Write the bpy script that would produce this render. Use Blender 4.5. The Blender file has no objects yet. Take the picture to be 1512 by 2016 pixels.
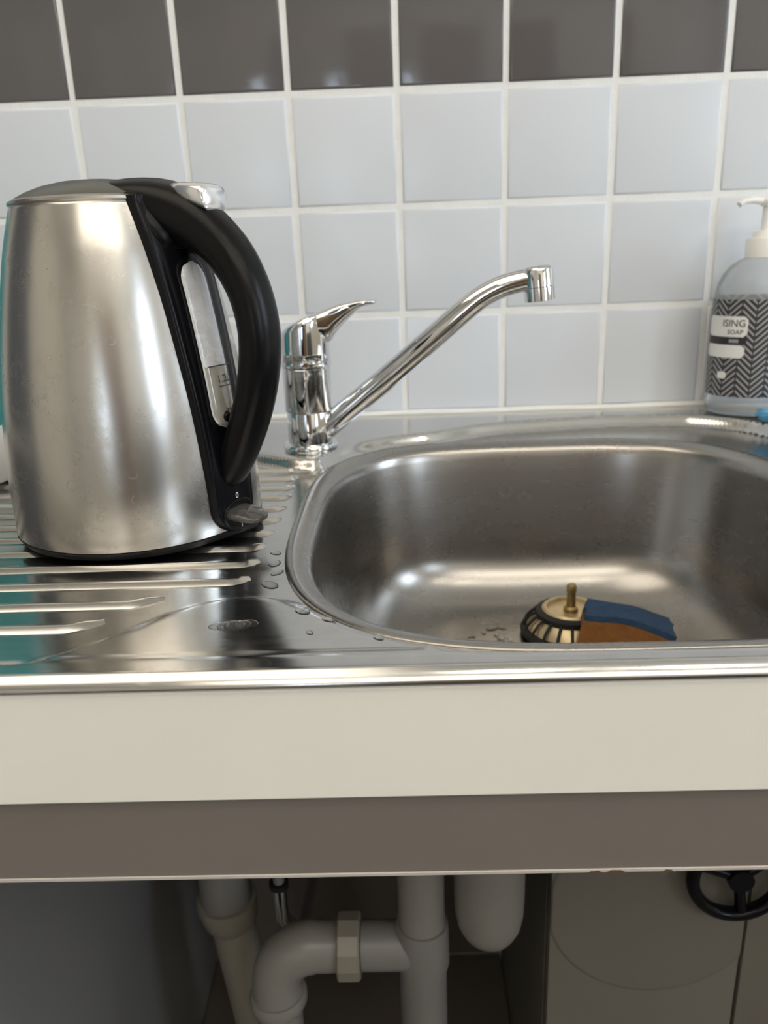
import bpy, bmesh, math, random
from mathutils import Vector, Matrix

random.seed(4)
S = bpy.context.scene
COL = S.collection

# ------------------------------------------------------------------ camera
# world: wall tile face is the plane Y=0, camera on the -Y side, floor at Z=0, sink ledge at Z=0.900
cam_d = bpy.data.cameras.new('camera')
cam = bpy.data.objects.new('camera', cam_d)
COL.objects.link(cam)
S.camera = cam
F_PX = 1539.7
cam_d.sensor_fit = 'VERTICAL'
cam_d.sensor_height = 36.0
cam_d.sensor_width = 27.0
cam_d.lens = F_PX * 36.0 / 2016.0
PITCH, YAW, ROLL = 0.31582, 0.025658, -0.036881
cp, sp = math.cos(PITCH), math.sin(PITCH)
fw = Vector((-math.sin(YAW) * cp, math.cos(YAW) * cp, -sp))
rt = Vector((math.cos(YAW), math.sin(YAW), 0))
up = rt.cross(fw)
rt2 = math.cos(ROLL) * rt + math.sin(ROLL) * up
up2 = -math.sin(ROLL) * rt + math.cos(ROLL) * up
M = Matrix((rt2, up2, -fw)).transposed().to_4x4()
M.translation = Vector((-0.00527, -0.80466, 1.05530))
cam.matrix_world = M
cam_d.clip_start = 0.02
cam_d.dof.use_dof = True
cam_d.dof.focus_distance = 0.43
cam_d.dof.aperture_fstop = 9.5

# ------------------------------------------------------------------ world, lights, exposure
W = bpy.data.worlds.new('world')
S.world = W
W.use_nodes = True
bg = W.node_tree.nodes['Background']
bg.inputs[0].default_value = (0.74, 0.86, 1.0, 1)
bg.inputs[1].default_value = 7.0
S.view_settings.view_transform = 'Standard'
S.view_settings.look = 'None'
S.view_settings.gamma = 1.0
S.view_settings.use_curve_mapping = False
S.view_settings.exposure = 0.33
S.cycles.use_denoising = True
S.cycles.max_bounces = 10
S.cycles.caustics_reflective = True
S.cycles.sample_clamp_indirect = 6.0
S.cycles.blur_glossy = 0.4

LAMP_STRENGTH = 22.0
PANEL_STRENGTH = 2.0
FILL_PANEL_STRENGTH = 3.3
LAMP_COLOR = (1.0, 0.91, 0.77)

# window openings: (axis wall, centre, size) - daylight portals sit in the openings
ROOM = dict(x0=-1.7, x1=1.9, y0=-3.1, y1=0.0, z0=0.0, z1=2.5)
WINS = [dict(y0=-1.05, y1=-.40, z0=1.06, z1=2.2), dict(y0=-2.75, y1=-2.05, z0=.95, z1=2.2)]       # in the right wall
FILL_WIN = dict(x0=-.48, x1=-.14, z0=.80, z1=1.50)        # added in the wall behind the camera for frontal light and the kettle's bright strip


def portal(name, loc, rot, sx, sy):
    ld = bpy.data.lights.new(name, 'AREA')
    ld.shape = 'RECTANGLE'
    ld.size, ld.size_y = sx, sy
    ld.cycles.is_portal = True
    o = bpy.data.objects.new(name, ld)
    o.location = loc
    o.rotation_euler = rot
    COL.objects.link(o)
    return o


for w in WINS:
    portal('window_daylight', (ROOM['x1'] + 0.05, (w['y0'] + w['y1']) / 2, (w['z0'] + w['z1']) / 2),
           (0, math.radians(90), 0), w['z1'] - w['z0'], w['y1'] - w['y0'])
portal('window_daylight', ((FILL_WIN['x0'] + FILL_WIN['x1']) / 2, ROOM['y0'] - .05, (FILL_WIN['z0'] + FILL_WIN['z1']) / 2),
       (math.radians(90), 0, 0), FILL_WIN['x1'] - FILL_WIN['x0'], FILL_WIN['z1'] - FILL_WIN['z0'])

# ------------------------------------------------------------------ material helpers


def new_mat(name):
    m = bpy.data.materials.new(name)
    m.use_nodes = True
    nt = m.node_tree
    b = nt.nodes['Principled BSDF']
    return m, nt, b


def simple(name, col, rough=0.5, metal=0.0, spec=0.5, coat=0.0, bump=0.0, bscale=200.0, vary=0.0, vscale=30.0):
    m, nt, b = new_mat(name)
    b.inputs['Base Color'].default_value = (*col, 1)
    b.inputs['Roughness'].default_value = rough
    b.inputs['Metallic'].default_value = metal
    b.inputs['Specular IOR Level'].default_value = spec
    b.inputs['Coat Weight'].default_value = coat
    tc = nt.nodes.new('ShaderNodeTexCoord')
    if bump:
        n = nt.nodes.new('ShaderNodeTexNoise')
        n.inputs['Scale'].default_value = bscale
        n.inputs['Detail'].default_value = 3
        bp = nt.nodes.new('ShaderNodeBump')
        bp.inputs['Strength'].default_value = bump
        bp.inputs['Distance'].default_value = 0.001
        nt.links.new(tc.outputs['Object'], n.inputs['Vector'])
        nt.links.new(n.outputs['Fac'], bp.inputs['Height'])
        nt.links.new(bp.outputs[0], b.inputs['Normal'])
    if vary:
        n = nt.nodes.new('ShaderNodeTexNoise')
        n.inputs['Scale'].default_value = vscale
        n.inputs['Detail'].default_value = 4
        mx = nt.nodes.new('ShaderNodeMix')
        mx.data_type = 'RGBA'
        mx.inputs[6].default_value = (*[c * (1 - vary) for c in col], 1)
        mx.inputs[7].default_value = (*[min(1, c * (1 + vary)) for c in col], 1)
        nt.links.new(tc.outputs['Object'], n.inputs['Vector'])
        nt.links.new(n.outputs['Fac'], mx.inputs[0])
        nt.links.new(mx.outputs[2], b.inputs['Base Color'])
    return m


def steel(name, col, rough, stretch, rvar=0.08, spots=0.0, spotcol=(0.30, 0.26, 0.20), bump=0.02, spot_scale=60, aniso=0.0):
    """brushed stainless steel: fine stretched grain in relief and gloss, dried water marks"""
    m, nt, b = new_mat(name)
    L = nt.links.new
    b.inputs['Metallic'].default_value = 1
    tc = nt.nodes.new('ShaderNodeTexCoord')
    mp = nt.nodes.new('ShaderNodeMapping')
    mp.inputs['Scale'].default_value = stretch
    L(tc.outputs['Object'], mp.inputs['Vector'])
    n = nt.nodes.new('ShaderNodeTexNoise')
    n.inputs['Scale'].default_value = 1
    n.inputs['Detail'].default_value = 5
    L(mp.outputs[0], n.inputs['Vector'])
    r = nt.nodes.new('ShaderNodeMapRange')
    r.inputs['To Min'].default_value = rough - rvar
    r.inputs['To Max'].default_value = rough + rvar
    L(n.outputs['Fac'], r.inputs['Value'])
    bp = nt.nodes.new('ShaderNodeBump')
    bp.inputs['Strength'].default_value = bump
    bp.inputs['Distance'].default_value = 0.0005
    L(n.outputs['Fac'], bp.inputs['Height'])
    L(bp.outputs[0], b.inputs['Normal'])
    if aniso:
        b.inputs['Anisotropic'].default_value = aniso
    if spots:
        n2 = nt.nodes.new('ShaderNodeTexNoise')
        n2.inputs['Scale'].default_value = spot_scale
        n2.inputs['Detail'].default_value = 6
        n2.inputs['Roughness'].default_value = 0.6
        L(tc.outputs['Object'], n2.inputs['Vector'])
        cr = nt.nodes.new('ShaderNodeMapRange')
        cr.inputs['From Min'].default_value = 0.52
        cr.inputs['From Max'].default_value = 0.64
        cr.inputs['To Min'].default_value = 0
        cr.inputs['To Max'].default_value = spots * .55
        L(n2.outputs['Fac'], cr.inputs['Value'])
        # rings of dried drops
        v = nt.nodes.new('ShaderNodeTexVoronoi')
        v.inputs['Scale'].default_value = spot_scale * 1.3
        L(tc.outputs['Object'], v.inputs['Vector'])
        vr = nt.nodes.new('ShaderNodeMath')
        vr.operation = 'COMPARE'
        vr.inputs[1].default_value = 0.23
        vr.inputs[2].default_value = 0.035
        L(v.outputs['Distance'], vr.inputs[0])
        n3 = nt.nodes.new('ShaderNodeTexNoise')
        n3.inputs['Scale'].default_value = spot_scale * 0.35
        L(tc.outputs['Object'], n3.inputs['Vector'])
        n3r = nt.nodes.new('ShaderNodeMapRange')
        n3r.inputs['From Min'].default_value = 0.52
        n3r.inputs['From Max'].default_value = 0.66
        n3r.inputs['To Max'].default_value = spots
        L(n3.outputs['Fac'], n3r.inputs['Value'])
        mu = nt.nodes.new('ShaderNodeMath')
        mu.operation = 'MULTIPLY'
        L(vr.outputs[0], mu.inputs[0])
        L(n3r.outputs[0], mu.inputs[1])
        mxm = nt.nodes.new('ShaderNodeMath')
        mxm.operation = 'MAXIMUM'
        L(cr.outputs[0], mxm.inputs[0])
        L(mu.outputs[0], mxm.inputs[1])
        mx = nt.nodes.new('ShaderNodeMix')
        mx.data_type = 'RGBA'
        mx.inputs[6].default_value = (*col, 1)
        mx.inputs[7].default_value = (*spotcol, 1)
        L(mxm.outputs[0], mx.inputs[0])
        L(mx.outputs[2], b.inputs['Base Color'])
        ad = nt.nodes.new('ShaderNodeMath')
        ad.operation = 'MULTIPLY_ADD'
        ad.inputs[1].default_value = 0.25
        L(mxm.outputs[0], ad.inputs[0])
        L(r.outputs[0], ad.inputs[2])
        L(ad.outputs[0], b.inputs['Roughness'])
    else:
        b.inputs['Base Color'].default_value = (*col, 1)
        L(r.outputs[0], b.inputs['Roughness'])
    return m


def tile_mat(name, col, wav, rough):
    m, nt, b = new_mat(name)
    L = nt.links.new
    oi = nt.nodes.new('ShaderNodeObjectInfo')
    hs = nt.nodes.new('ShaderNodeHueSaturation')
    mr = nt.nodes.new('ShaderNodeMapRange')
    mr.inputs['To Min'].default_value = 0.96
    mr.inputs['To Max'].default_value = 1.04
    L(oi.outputs['Random'], mr.inputs['Value'])
    L(mr.outputs[0], hs.inputs['Value'])
    hs.inputs['Color'].default_value = (*col, 1)
    L(hs.outputs[0], b.inputs['Base Color'])
    b.inputs['Roughness'].default_value = rough
    g = nt.nodes.new('ShaderNodeNewGeometry')
    n = nt.nodes.new('ShaderNodeTexNoise')
    n.inputs['Scale'].default_value = 45
    n.inputs['Detail'].default_value = 2
    L(g.outputs['Position'], n.inputs['Vector'])
    bp = nt.nodes.new('ShaderNodeBump')
    bp.inputs['Strength'].default_value = wav
    bp.inputs['Distance'].default_value = 0.001
    L(n.outputs['Fac'], bp.inputs['Height'])
    L(bp.outputs[0], b.inputs['Normal'])
    return m


def glass(name, col, rough=0.03, ior=1.45, alpha_tint=1.0):
    m, nt, b = new_mat(name)
    b.inputs['Base Color'].default_value = (*col, 1)
    b.inputs['Roughness'].default_value = rough
    b.inputs['IOR'].default_value = ior
    b.inputs['Transmission Weight'].default_value = alpha_tint
    return m


def emit(name, col, st):
    m, nt, b = new_mat(name)
    b.inputs['Base Color'].default_value = (*col, 1)
    b.inputs['Emission Color'].default_value = (*col, 1)
    b.inputs['Emission Strength'].default_value = st
    return m


MT = {}
MT['white_tile'] = tile_mat('glazed_white_tile', (0.64, 0.675, 0.73), 0.05, 0.24)
MT['grey_tile'] = tile_mat('glazed_grey_tile', (0.110, 0.104, 0.107), 0.16, 0.11)
MT['grout'] = simple('white_grout', (0.80, 0.81, 0.81), 0.75, bump=0.4, bscale=600, vary=0.08, vscale=60)
MT['silicone'] = simple('silicone_bead', (0.80, 0.80, 0.78), 0.3)
MT['plaster'] = simple('cream_plaster', (0.74, 0.69, 0.60), 0.85, bump=0.1, bscale=120)
MT['ceiling'] = simple('ceiling_paint', (0.84, 0.81, 0.74), 0.9)
MT['floor'] = simple('floor_vinyl', (0.10, 0.085, 0.07), 0.45, vary=0.15, vscale=6)
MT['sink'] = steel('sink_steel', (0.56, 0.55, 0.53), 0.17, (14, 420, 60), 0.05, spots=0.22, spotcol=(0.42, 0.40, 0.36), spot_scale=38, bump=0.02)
MT['bowl'] = steel('shaded_bowl_steel', (0.34, 0.325, 0.305), 0.27, (10, 10, 260), 0.012, spots=0.07, spotcol=(0.34, 0.32, 0.28), spot_scale=30, bump=0.004)  # same stainless as the deck, darkened to carry the photographer's shade
MT['kettle'] = steel('kettle_steel', (0.50, 0.485, 0.46), 0.25, (600, 600, 9), 0.02, spots=0.26, spotcol=(0.34, 0.305, 0.25), spot_scale=62, bump=0.0)
MT['lid'] = steel('lid_steel', (0.17, 0.17, 0.155), 0.34, (300, 20, 20), 0.05)
MT['lid_rim'] = steel('lid_rim_steel', (0.42, 0.40, 0.37), 0.3, (60, 60, 200), 0.05)
MT['chrome'] = simple('chrome', (0.69, 0.70, 0.715), 0.045, metal=1)
MT['satin_chrome'] = simple('satin_silver_plastic', (0.78, 0.79, 0.81), 0.22, metal=0.85)
MT['black_plastic'] = simple('black_plastic', (0.004, 0.004, 0.0045), 0.30, spec=0.18, bump=0.08, bscale=900)
MT['black_gloss'] = simple('glossy_black_plastic', (0.004, 0.004, 0.0055), 0.24, spec=0.2)
MT['black_rubber'] = simple('black_rubber', (0.010, 0.010, 0.010), 0.6, spec=0.3)
MT['gauge'] = simple('gauge_plastic', (0.58, 0.59, 0.61), 0.15, bump=1.0, bscale=260, vary=0.35, vscale=70, coat=0.6)
MT['gauge_water'] = simple('gauge_water', (0.34, 0.33, 0.30), 0.10, coat=0.6, vary=0.15, vscale=60)
MT['clear_grey'] = glass('smoky_clear_plastic', (0.55, 0.52, 0.47), 0.10, 1.49, 0.92)
MT['print_white'] = simple('white_print', (0.75, 0.75, 0.75), 0.6)
MT['print_grey'] = simple('grey_print', (0.04, 0.045, 0.06), 0.6)
MT['worktop'] = simple('worktop_laminate', (0.83, 0.81, 0.75), 0.42, bump=0.05, bscale=900, vary=0.03, vscale=20)
MT['fascia'] = simple('taupe_fascia', (0.175, 0.152, 0.135), 0.5, vary=0.06, vscale=14)
MT['fascia_edge'] = simple('fascia_edging', (0.50, 0.46, 0.42), 0.5)
MT['chip'] = simple('bare_chipboard', (0.10, 0.06, 0.035), 0.9, bump=0.6, bscale=900)
MT['carcass'] = simple('shaded_white_melamine', (0.235, 0.235, 0.235), 0.45)  # white board, its colour lowered to carry the shade under the counter
MT['cream_door'] = simple('shaded_cream_paint', (0.155, 0.143, 0.117), 0.5, vary=0.05, vscale=9)  # pale door, under-counter shade put into its base colour
MT['pvc'] = simple('shaded_white_pvc', (0.22, 0.208, 0.188), 0.35)  # all three pipe plastics darkened to carry the shade below the sink
MT['pvc_cream'] = simple('shaded_cream_pvc', (0.22, 0.203, 0.163), 0.4)
MT['pvc_grey'] = simple('shaded_grey_pvc', (0.19, 0.18, 0.17), 0.4)
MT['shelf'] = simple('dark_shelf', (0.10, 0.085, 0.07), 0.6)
MT['teal'] = simple('teal_plastic', (0.02, 0.27, 0.29), 0.3)
MT['white_plastic'] = simple('white_plastic', (0.72, 0.71, 0.68), 0.35)
MT['soap_clear'] = glass('clear_soap_bottle', (0.86, 0.89, 0.89), 0.16, 1.25, 0.78)
MT['pump_white'] = simple('pump_white', (0.86, 0.86, 0.83), 0.35)
MT['label_white'] = simple('label_white', (0.78, 0.78, 0.77), 0.5)
MT['label_black'] = simple('label_black', (0.025, 0.025, 0.028), 0.5)
MT['sponge'] = simple('orange_sponge', (0.20, 0.080, 0.018), 0.95, bump=1.0, bscale=420, vary=0.4, vscale=90)
MT['scourer'] = simple('blue_scourer', (0.018, 0.048, 0.105), 0.95, bump=1.0, bscale=700, vary=0.4, vscale=160)
MT['brass'] = simple('tarnished_brass', (0.30, 0.22, 0.10), 0.38, metal=0.9, vary=0.4, vscale=90)
MT['strainer'] = simple('stained_steel', (0.52, 0.42, 0.26), 0.38, metal=0.8, vary=0.3, vscale=90)
MT['cloth'] = simple('blue_cloth', (0.14, 0.44, 0.74), 0.95, bump=1.0, bscale=500, vary=0.25, vscale=120)
MT['water'] = glass('water', (1, 1, 1), 0.0, 1.33, 1.0)
MT['wood'] = simple('orange_wood', (0.19, 0.125, 0.075), 0.4, vary=0.2, vscale=8)
MT['dark_cab'] = simple('dark_cabinet', (0.10, 0.085, 0.075), 0.5)
MT['slate'] = simple('slate_grey_front', (0.085, 0.092, 0.105), 0.45)
MT['tall_white'] = simple('white_cupboard', (0.70, 0.69, 0.66), 0.4)
MT['frame'] = simple('window_frame', (0.75, 0.75, 0.74), 0.4)
MT['lamp'] = emit('lamp_diffuser', LAMP_COLOR, LAMP_STRENGTH)
MT['panel'] = emit('panel_diffuser', LAMP_COLOR, PANEL_STRENGTH)
MT['fill_panel'] = emit('fill_panel_diffuser', LAMP_COLOR, FILL_PANEL_STRENGTH)
MT['lamp_ring'] = simple('lamp_ring', (0.7, 0.7, 0.7), 0.4)


def chevron_mat():
    """flat print on the soap label: columns of slanted light strokes on charcoal, alternating direction"""
    m, nt, b = new_mat('chevron_print')
    L = nt.links.new
    uv = nt.nodes.new('ShaderNodeUVMap')
    sx = nt.nodes.new('ShaderNodeSeparateXYZ')
    L(uv.outputs[0], sx.inputs[0])

    def mth(op, a, bb=None):
        n = nt.nodes.new('ShaderNodeMath')
        n.operation = op
        for i, v in enumerate((a, bb)):
            if v is None:
                continue
            if isinstance(v, (int, float)):
                n.inputs[i].default_value = v
            else:
                L(v, n.inputs[i])
        return n.outputs[0]
    # u, v in metres along the label; a column pair is 0.026 wide
    tri = mth('PINGPONG', sx.outputs[0], 0.0125)
    s = mth('MULTIPLY', mth('ADD', sx.outputs[1], mth('MULTIPLY', tri, 0.95)), 1 / 0.0056)
    fr = mth('FRACT', s)
    line = mth('LESS_THAN', fr, 0.36)
    edge = mth('GREATER_THAN', tri, 0.0007)
    edge2 = mth('LESS_THAN', tri, 0.0119)
    a = mth('MULTIPLY', mth('MULTIPLY', line, edge), edge2)
    mx = nt.nodes.new('ShaderNodeMix')
    mx.data_type = 'RGBA'
    mx.inputs[6].default_value = (0.030, 0.031, 0.034, 1)
    mx.inputs[7].default_value = (0.36, 0.36, 0.37, 1)
    L(a, mx.inputs[0])
    L(mx.outputs[2], b.inputs['Base Color'])
    b.inputs['Roughness'].default_value = 0.4
    return m


MT['chevron'] = chevron_mat()

# ------------------------------------------------------------------ mesh helpers


def link(name, bm, mat, parent=None, smooth=False, kind=None):
    bm.normal_update()
    me = bpy.data.meshes.new(name)
    bm.to_mesh(me)
    bm.free()
    if smooth:
        for p in me.polygons:
            p.use_smooth = True
    if mat:
        me.materials.append(MT[mat] if isinstance(mat, str) else mat)
    o = bpy.data.objects.new(name, me)
    COL.objects.link(o)
    if parent is not None:
        o.parent = parent
        o.matrix_parent_inverse = parent.matrix_basis.inverted()
    if kind:
        o['kind'] = kind
    return o


def auto_smooth(o, ang=35):
    me = o.data
    for p in me.polygons:
        p.use_smooth = True
    bm = bmesh.new()
    bm.from_mesh(me)
    a = math.radians(ang)
    for e in bm.edges:
        if len(e.link_faces) == 2 and e.calc_face_angle(0) > a:
            e.smooth = False
    bm.to_mesh(me)
    bm.free()
    return o


def tag(o, label, cat, group=None, kind=None):
    o['label'] = label
    o['category'] = cat
    if group:
        o['group'] = group
    if kind:
        o['kind'] = kind
    return o


def empty(name, loc=(0, 0, 0)):
    o = bpy.data.objects.new(name, None)
    o.location = loc
    o.empty_display_size = 0.05
    COL.objects.link(o)
    return o


def box_bm(x0, x1, y0, y1, z0, z1, bev=0.0, seg=2, bm=None):
    b = bmesh.new()
    vs = [b.verts.new((x, y, z)) for x in (x0, x1) for y in (y0, y1) for z in (z0, z1)]
    for f in ((0, 1, 3, 2), (4, 6, 7, 5), (0, 4, 5, 1), (2, 3, 7, 6), (0, 2, 6, 4), (1, 5, 7, 3)):
        b.faces.new([vs[i] for i in f])
    bmesh.ops.recalc_face_normals(b, faces=b.faces)
    if bev:
        bmesh.ops.bevel(b, geom=b.edges[:], offset=bev, segments=seg, profile=0.5, affect='EDGES')
    if bm is not None:
        tmp = bpy.data.meshes.new('t')
        b.to_mesh(tmp)
        b.free()
        bm.from_mesh(tmp)
        bpy.data.meshes.remove(tmp)
        return bm
    return b


def box(name, x0, x1, y0, y1, z0, z1, mat, parent=None, bev=0.0, seg=2):
    o = link(name, box_bm(x0, x1, y0, y1, z0, z1, bev, seg), mat, parent)
    if bev:
        auto_smooth(o, 40)
    return o


def rings_bm(rings, closed=True, cap0=False, cap1=False, bm=None):
    """loft through rings of equal vertex count"""
    b = bm or bmesh.new()
    R = [[b.verts.new(p) for p in ring] for ring in rings]
    n = len(R[0])
    for i in range(len(R) - 1):
        for j in range(n if closed else n - 1):
            k = (j + 1) % n
            b.faces.new((R[i][j], R[i][k], R[i + 1][k], R[i + 1][j]))
    if cap0:
        b.faces.new(list(reversed(R[0])))
    if cap1:
        b.faces.new(R[-1])
    return b


def lathe_bm(prof, cx=0, cy=0, n=48, cap0=False, cap1=False, sx=1.0, sy=1.0, bm=None):
    rings = []
    for r, z in prof:
        rings.append([(cx + sx * r * math.cos(2 * math.pi * i / n), cy + sy * r * math.sin(2 * math.pi * i / n), z) for i in range(n)])
    return rings_bm(rings, True, cap0, cap1, bm)


def fix(bm):
    bmesh.ops.recalc_face_normals(bm, faces=bm.faces)
    return bm


def lathe(name, prof, c, mat, parent=None, n=48, cap0=True, cap1=True, ang=35, sx=1, sy=1):
    o = link(name, fix(lathe_bm(prof, c[0], c[1], n, cap0, cap1, sx, sy)), mat, parent)
    return auto_smooth(o, ang)


def smooth_path(pts, sub=6):
    """Catmull-Rom through points (tuples of any length)"""
    out = []
    P = [pts[0]] + list(pts) + [pts[-1]]
    for i in range(1, len(P) - 2):
        for s in range(sub):
            t = s / sub
            q = []
            for a, b, c, d in zip(P[i - 1], P[i], P[i + 1], P[i + 2]):
                q.append(0.5 * ((2 * b) + (-a + c) * t + (2 * a - 5 * b + 4 * c - d) * t * t + (-a + 3 * b - 3 * c + d) * t ** 3))
            out.append(tuple(q))
    out.append(tuple(pts[-1]))
    return out


def tube_bm(path, rad, n=24, cap=True, bm=None, ref=None):
    """round tube along path (list of Vectors); rad number or list or (a,b) ellipse list"""
    P = [Vector(p[:3]) for p in path]
    rings = []
    N = len(P)
    prev = None
    for i in range(N):
        t = (P[min(i + 1, N - 1)] - P[max(i - 1, 0)]).normalized()
        if prev is None:
            u = ref if ref is not None else (Vector((0, 1, 0)) if abs(t.y) < 0.9 else Vector((1, 0, 0)))
        else:
            u = prev
        u = (u - t * u.dot(t)).normalized()
        prev = u
        v = t.cross(u)
        r = rad[i] if isinstance(rad, (list, tuple)) else rad
        a, b = r if isinstance(r, tuple) else (r, r)
        rings.append([P[i] + u * (a * math.cos(2 * math.pi * k / n)) + v * (b * math.sin(2 * math.pi * k / n)) for k in range(n)])
    return rings_bm(rings, True, cap, cap, bm)


def tube(name, path, rad, mat, parent=None, n=24, cap=True, ang=40, ref=None):
    return auto_smooth(link(name, fix(tube_bm(path, rad, n, cap, None, ref)), mat, parent), ang)


def sstep(x, a, b):
    t = max(0.0, min(1.0, (x - a) / (b - a)))
    return t * t * (3 - 2 * t)


def interp(x, pts):
    if x <= pts[0][0]:
        return pts[0][1]
    for (x0, y0), (x1, y1) in zip(pts, pts[1:]):
        if x <= x1:
            return y0 + (y1 - y0) * (x - x0) / (x1 - x0)
    return pts[-1][1]


def text_verts(s, size):
    """flat mesh of a word: (verts 2D, faces)"""
    cu = bpy.data.curves.new('t', 'FONT')
    cu.body = s
    cu.size = size
    cu.align_x = 'CENTER'
    cu.align_y = 'CENTER'
    cu.resolution_u = 3
    o = bpy.data.objects.new('t', cu)
    COL.objects.link(o)
    dg = bpy.context.evaluated_depsgraph_get()
    me = bpy.data.meshes.new_from_object(o.evaluated_get(dg))
    vs = [(v.co.x, v.co.y) for v in me.vertices]
    fs = [tuple(p.vertices) for p in me.polygons]
    bpy.data.objects.remove(o)
    bpy.data.curves.remove(cu)
    bpy.data.meshes.remove(me)
    return vs, fs


def text_on(name, s, size, fn, mat, parent):
    """print a word on a surface: fn(u,v) -> 3D point"""
    vs, fs = text_verts(s, size)
    me = bpy.data.meshes.new(name)
    me.from_pydata([tuple(fn(u, v)) for u, v in vs], [], fs)
    me.materials.append(MT[mat])
    o = bpy.data.objects.new(name, me)
    COL.objects.link(o)
    o.parent = parent
    o.matrix_parent_inverse = parent.matrix_basis.inverted()
    return o


# ------------------------------------------------------------------ room shell
R_ = ROOM


def struct(o):
    o['kind'] = 'structure'
    return o


struct(box('floor', R_['x0'] - .1, R_['x1'] + .1, R_['y0'] - .1, .1, -.05, 0, 'floor'))
struct(box('ceiling', R_['x0'] - .1, R_['x1'] + .1, R_['y0'] - .1, .1, R_['z1'], R_['z1'] + .05, 'ceiling'))
struct(box('wall_left', R_['x0'] - .1, R_['x0'], R_['y0'], 0, 0, R_['z1'], 'plaster'))


def holed_wall(name, holes, flip):
    """wall along one axis with window openings; holes = [(a0, a1, z0, z1)]"""
    bm = bmesh.new()
    if flip:        # wall at the far side, runs along X
        lo, hi, d0, d1 = R_['x0'] - .1, R_['x1'] + .1, R_['y0'] - .1, R_['y0']
    else:           # right wall, runs along Y
        lo, hi, d0, d1 = R_['y0'], 0, R_['x1'], R_['x1'] + .1

    def bb(a0, a1, z0, z1):
        if flip:
            box_bm(a0, a1, d0, d1, z0, z1, bm=bm)
        else:
            box_bm(d0, d1, a0, a1, z0, z1, bm=bm)
    cur = lo
    for a0, a1, z0, z1 in holes:
        bb(cur, a0, 0, R_['z1'])
        bb(a0, a1, 0, z0)
        bb(a0, a1, z1, R_['z1'])
        cur = a1
    bb(cur, hi, 0, R_['z1'])
    struct(link(name, bm, 'plaster'))


def window_frame(name, a0, a1, z0, z1, flip):
    bm = bmesh.new()

    def bb(p0, p1, q0, q1):
        if flip:
            box_bm(p0, p1, R_['y0'] - .07, R_['y0'] - .02, q0, q1, bm=bm)
        else:
            box_bm(R_['x1'] + .02, R_['x1'] + .07, p0, p1, q0, q1, bm=bm)
    t = .045
    bb(a0, a0 + t, z0, z1)
    bb(a1 - t, a1, z0, z1)
    bb(a0 + t, a1 - t, z0, z0 + t)
    bb(a0 + t, a1 - t, z1 - t, z1)
    struct(link(name, bm, 'frame'))


holed_wall('wall_front', [(FILL_WIN['x0'], FILL_WIN['x1'], FILL_WIN['z0'], FILL_WIN['z1'])], True)
holed_wall('wall_right', [(w['y0'], w['y1'], w['z0'], w['z1']) for w in reversed(WINS)], False)
for i, w in enumerate(WINS):
    window_frame('window_%d' % (i + 1), w['y0'], w['y1'], w['z0'], w['z1'], False)
window_frame('window_3', FILL_WIN['x0'], FILL_WIN['x1'], FILL_WIN['z0'], FILL_WIN['z1'], True)

# back wall: backing, then tiles of 100 mm pitch standing proud of the grout
GZ = 1.200          # joint between grey and white rows
TB, TT = GZ - .4, GZ + .3
XA, XB = -.95, .95
wall = struct(box('wall_back', R_['x0'] - .1, R_['x1'] + .1, .0012, .1, 0, R_['z1'], 'plaster'))
grout = box('grout_bed', XA, XB, -.0012, .0012, TB, TT, 'grout', wall)


def tile_mesh(name, mat):
    w = .1 - .0052
    b = box_bm(-w / 2, w / 2, -.0026, .001, -w / 2, w / 2)
    ed = [e for e in b.edges if all(v.co.y < 0 for v in e.verts)]
    bmesh.ops.bevel(b, geom=ed, offset=.0026, segments=4, profile=.5, affect='EDGES')
    me = bpy.data.meshes.new(name)
    b.to_mesh(me)
    b.free()
    for p in me.polygons:
        p.use_smooth = True
    me.materials.append(MT[mat])
    return me


tw, tg = tile_mesh('white_tile', 'white_tile'), tile_mesh('grey_tile', 'grey_tile')
for k in range(-8, 8):
    for j in range(-4, 3):
        me = tg if j == 0 else tw
        o = bpy.data.objects.new('tile', me)
        COL.objects.link(o)
        o.location = (.1 * k + .05 + random.uniform(-.0003, .0003), random.uniform(-.0002, .0002), GZ + .1 * j + .05)
        o.rotation_euler = (random.uniform(-.004, .004), random.uniform(-.002, .002), random.uniform(-.004, .004))
        o.parent = wall
# ------------------------------------------------------------------ worktop, fascia, under-sink carcass
DZ = 1.2            # offset from survey heights to world heights
WT0, WT1 = DZ - .3722, DZ - .3166
bm = bmesh.new()
FY = -.5155
box_bm(-.98, .98, FY, -.5035, WT0, WT1, .0008, 1, bm=bm)
box_bm(-.98, -.095, -.5035, -.002, WT0, WT1, bm=bm)
box_bm(.315, .98, -.5035, -.002, WT0, WT1, bm=bm)
box_bm(-.095, .315, -.070, -.002, WT0, WT1, bm=bm)
wt = link('worktop', bm, 'worktop')
tag(wt, 'pale cream laminate worktop edge running under the steel sink', 'worktop')

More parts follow.
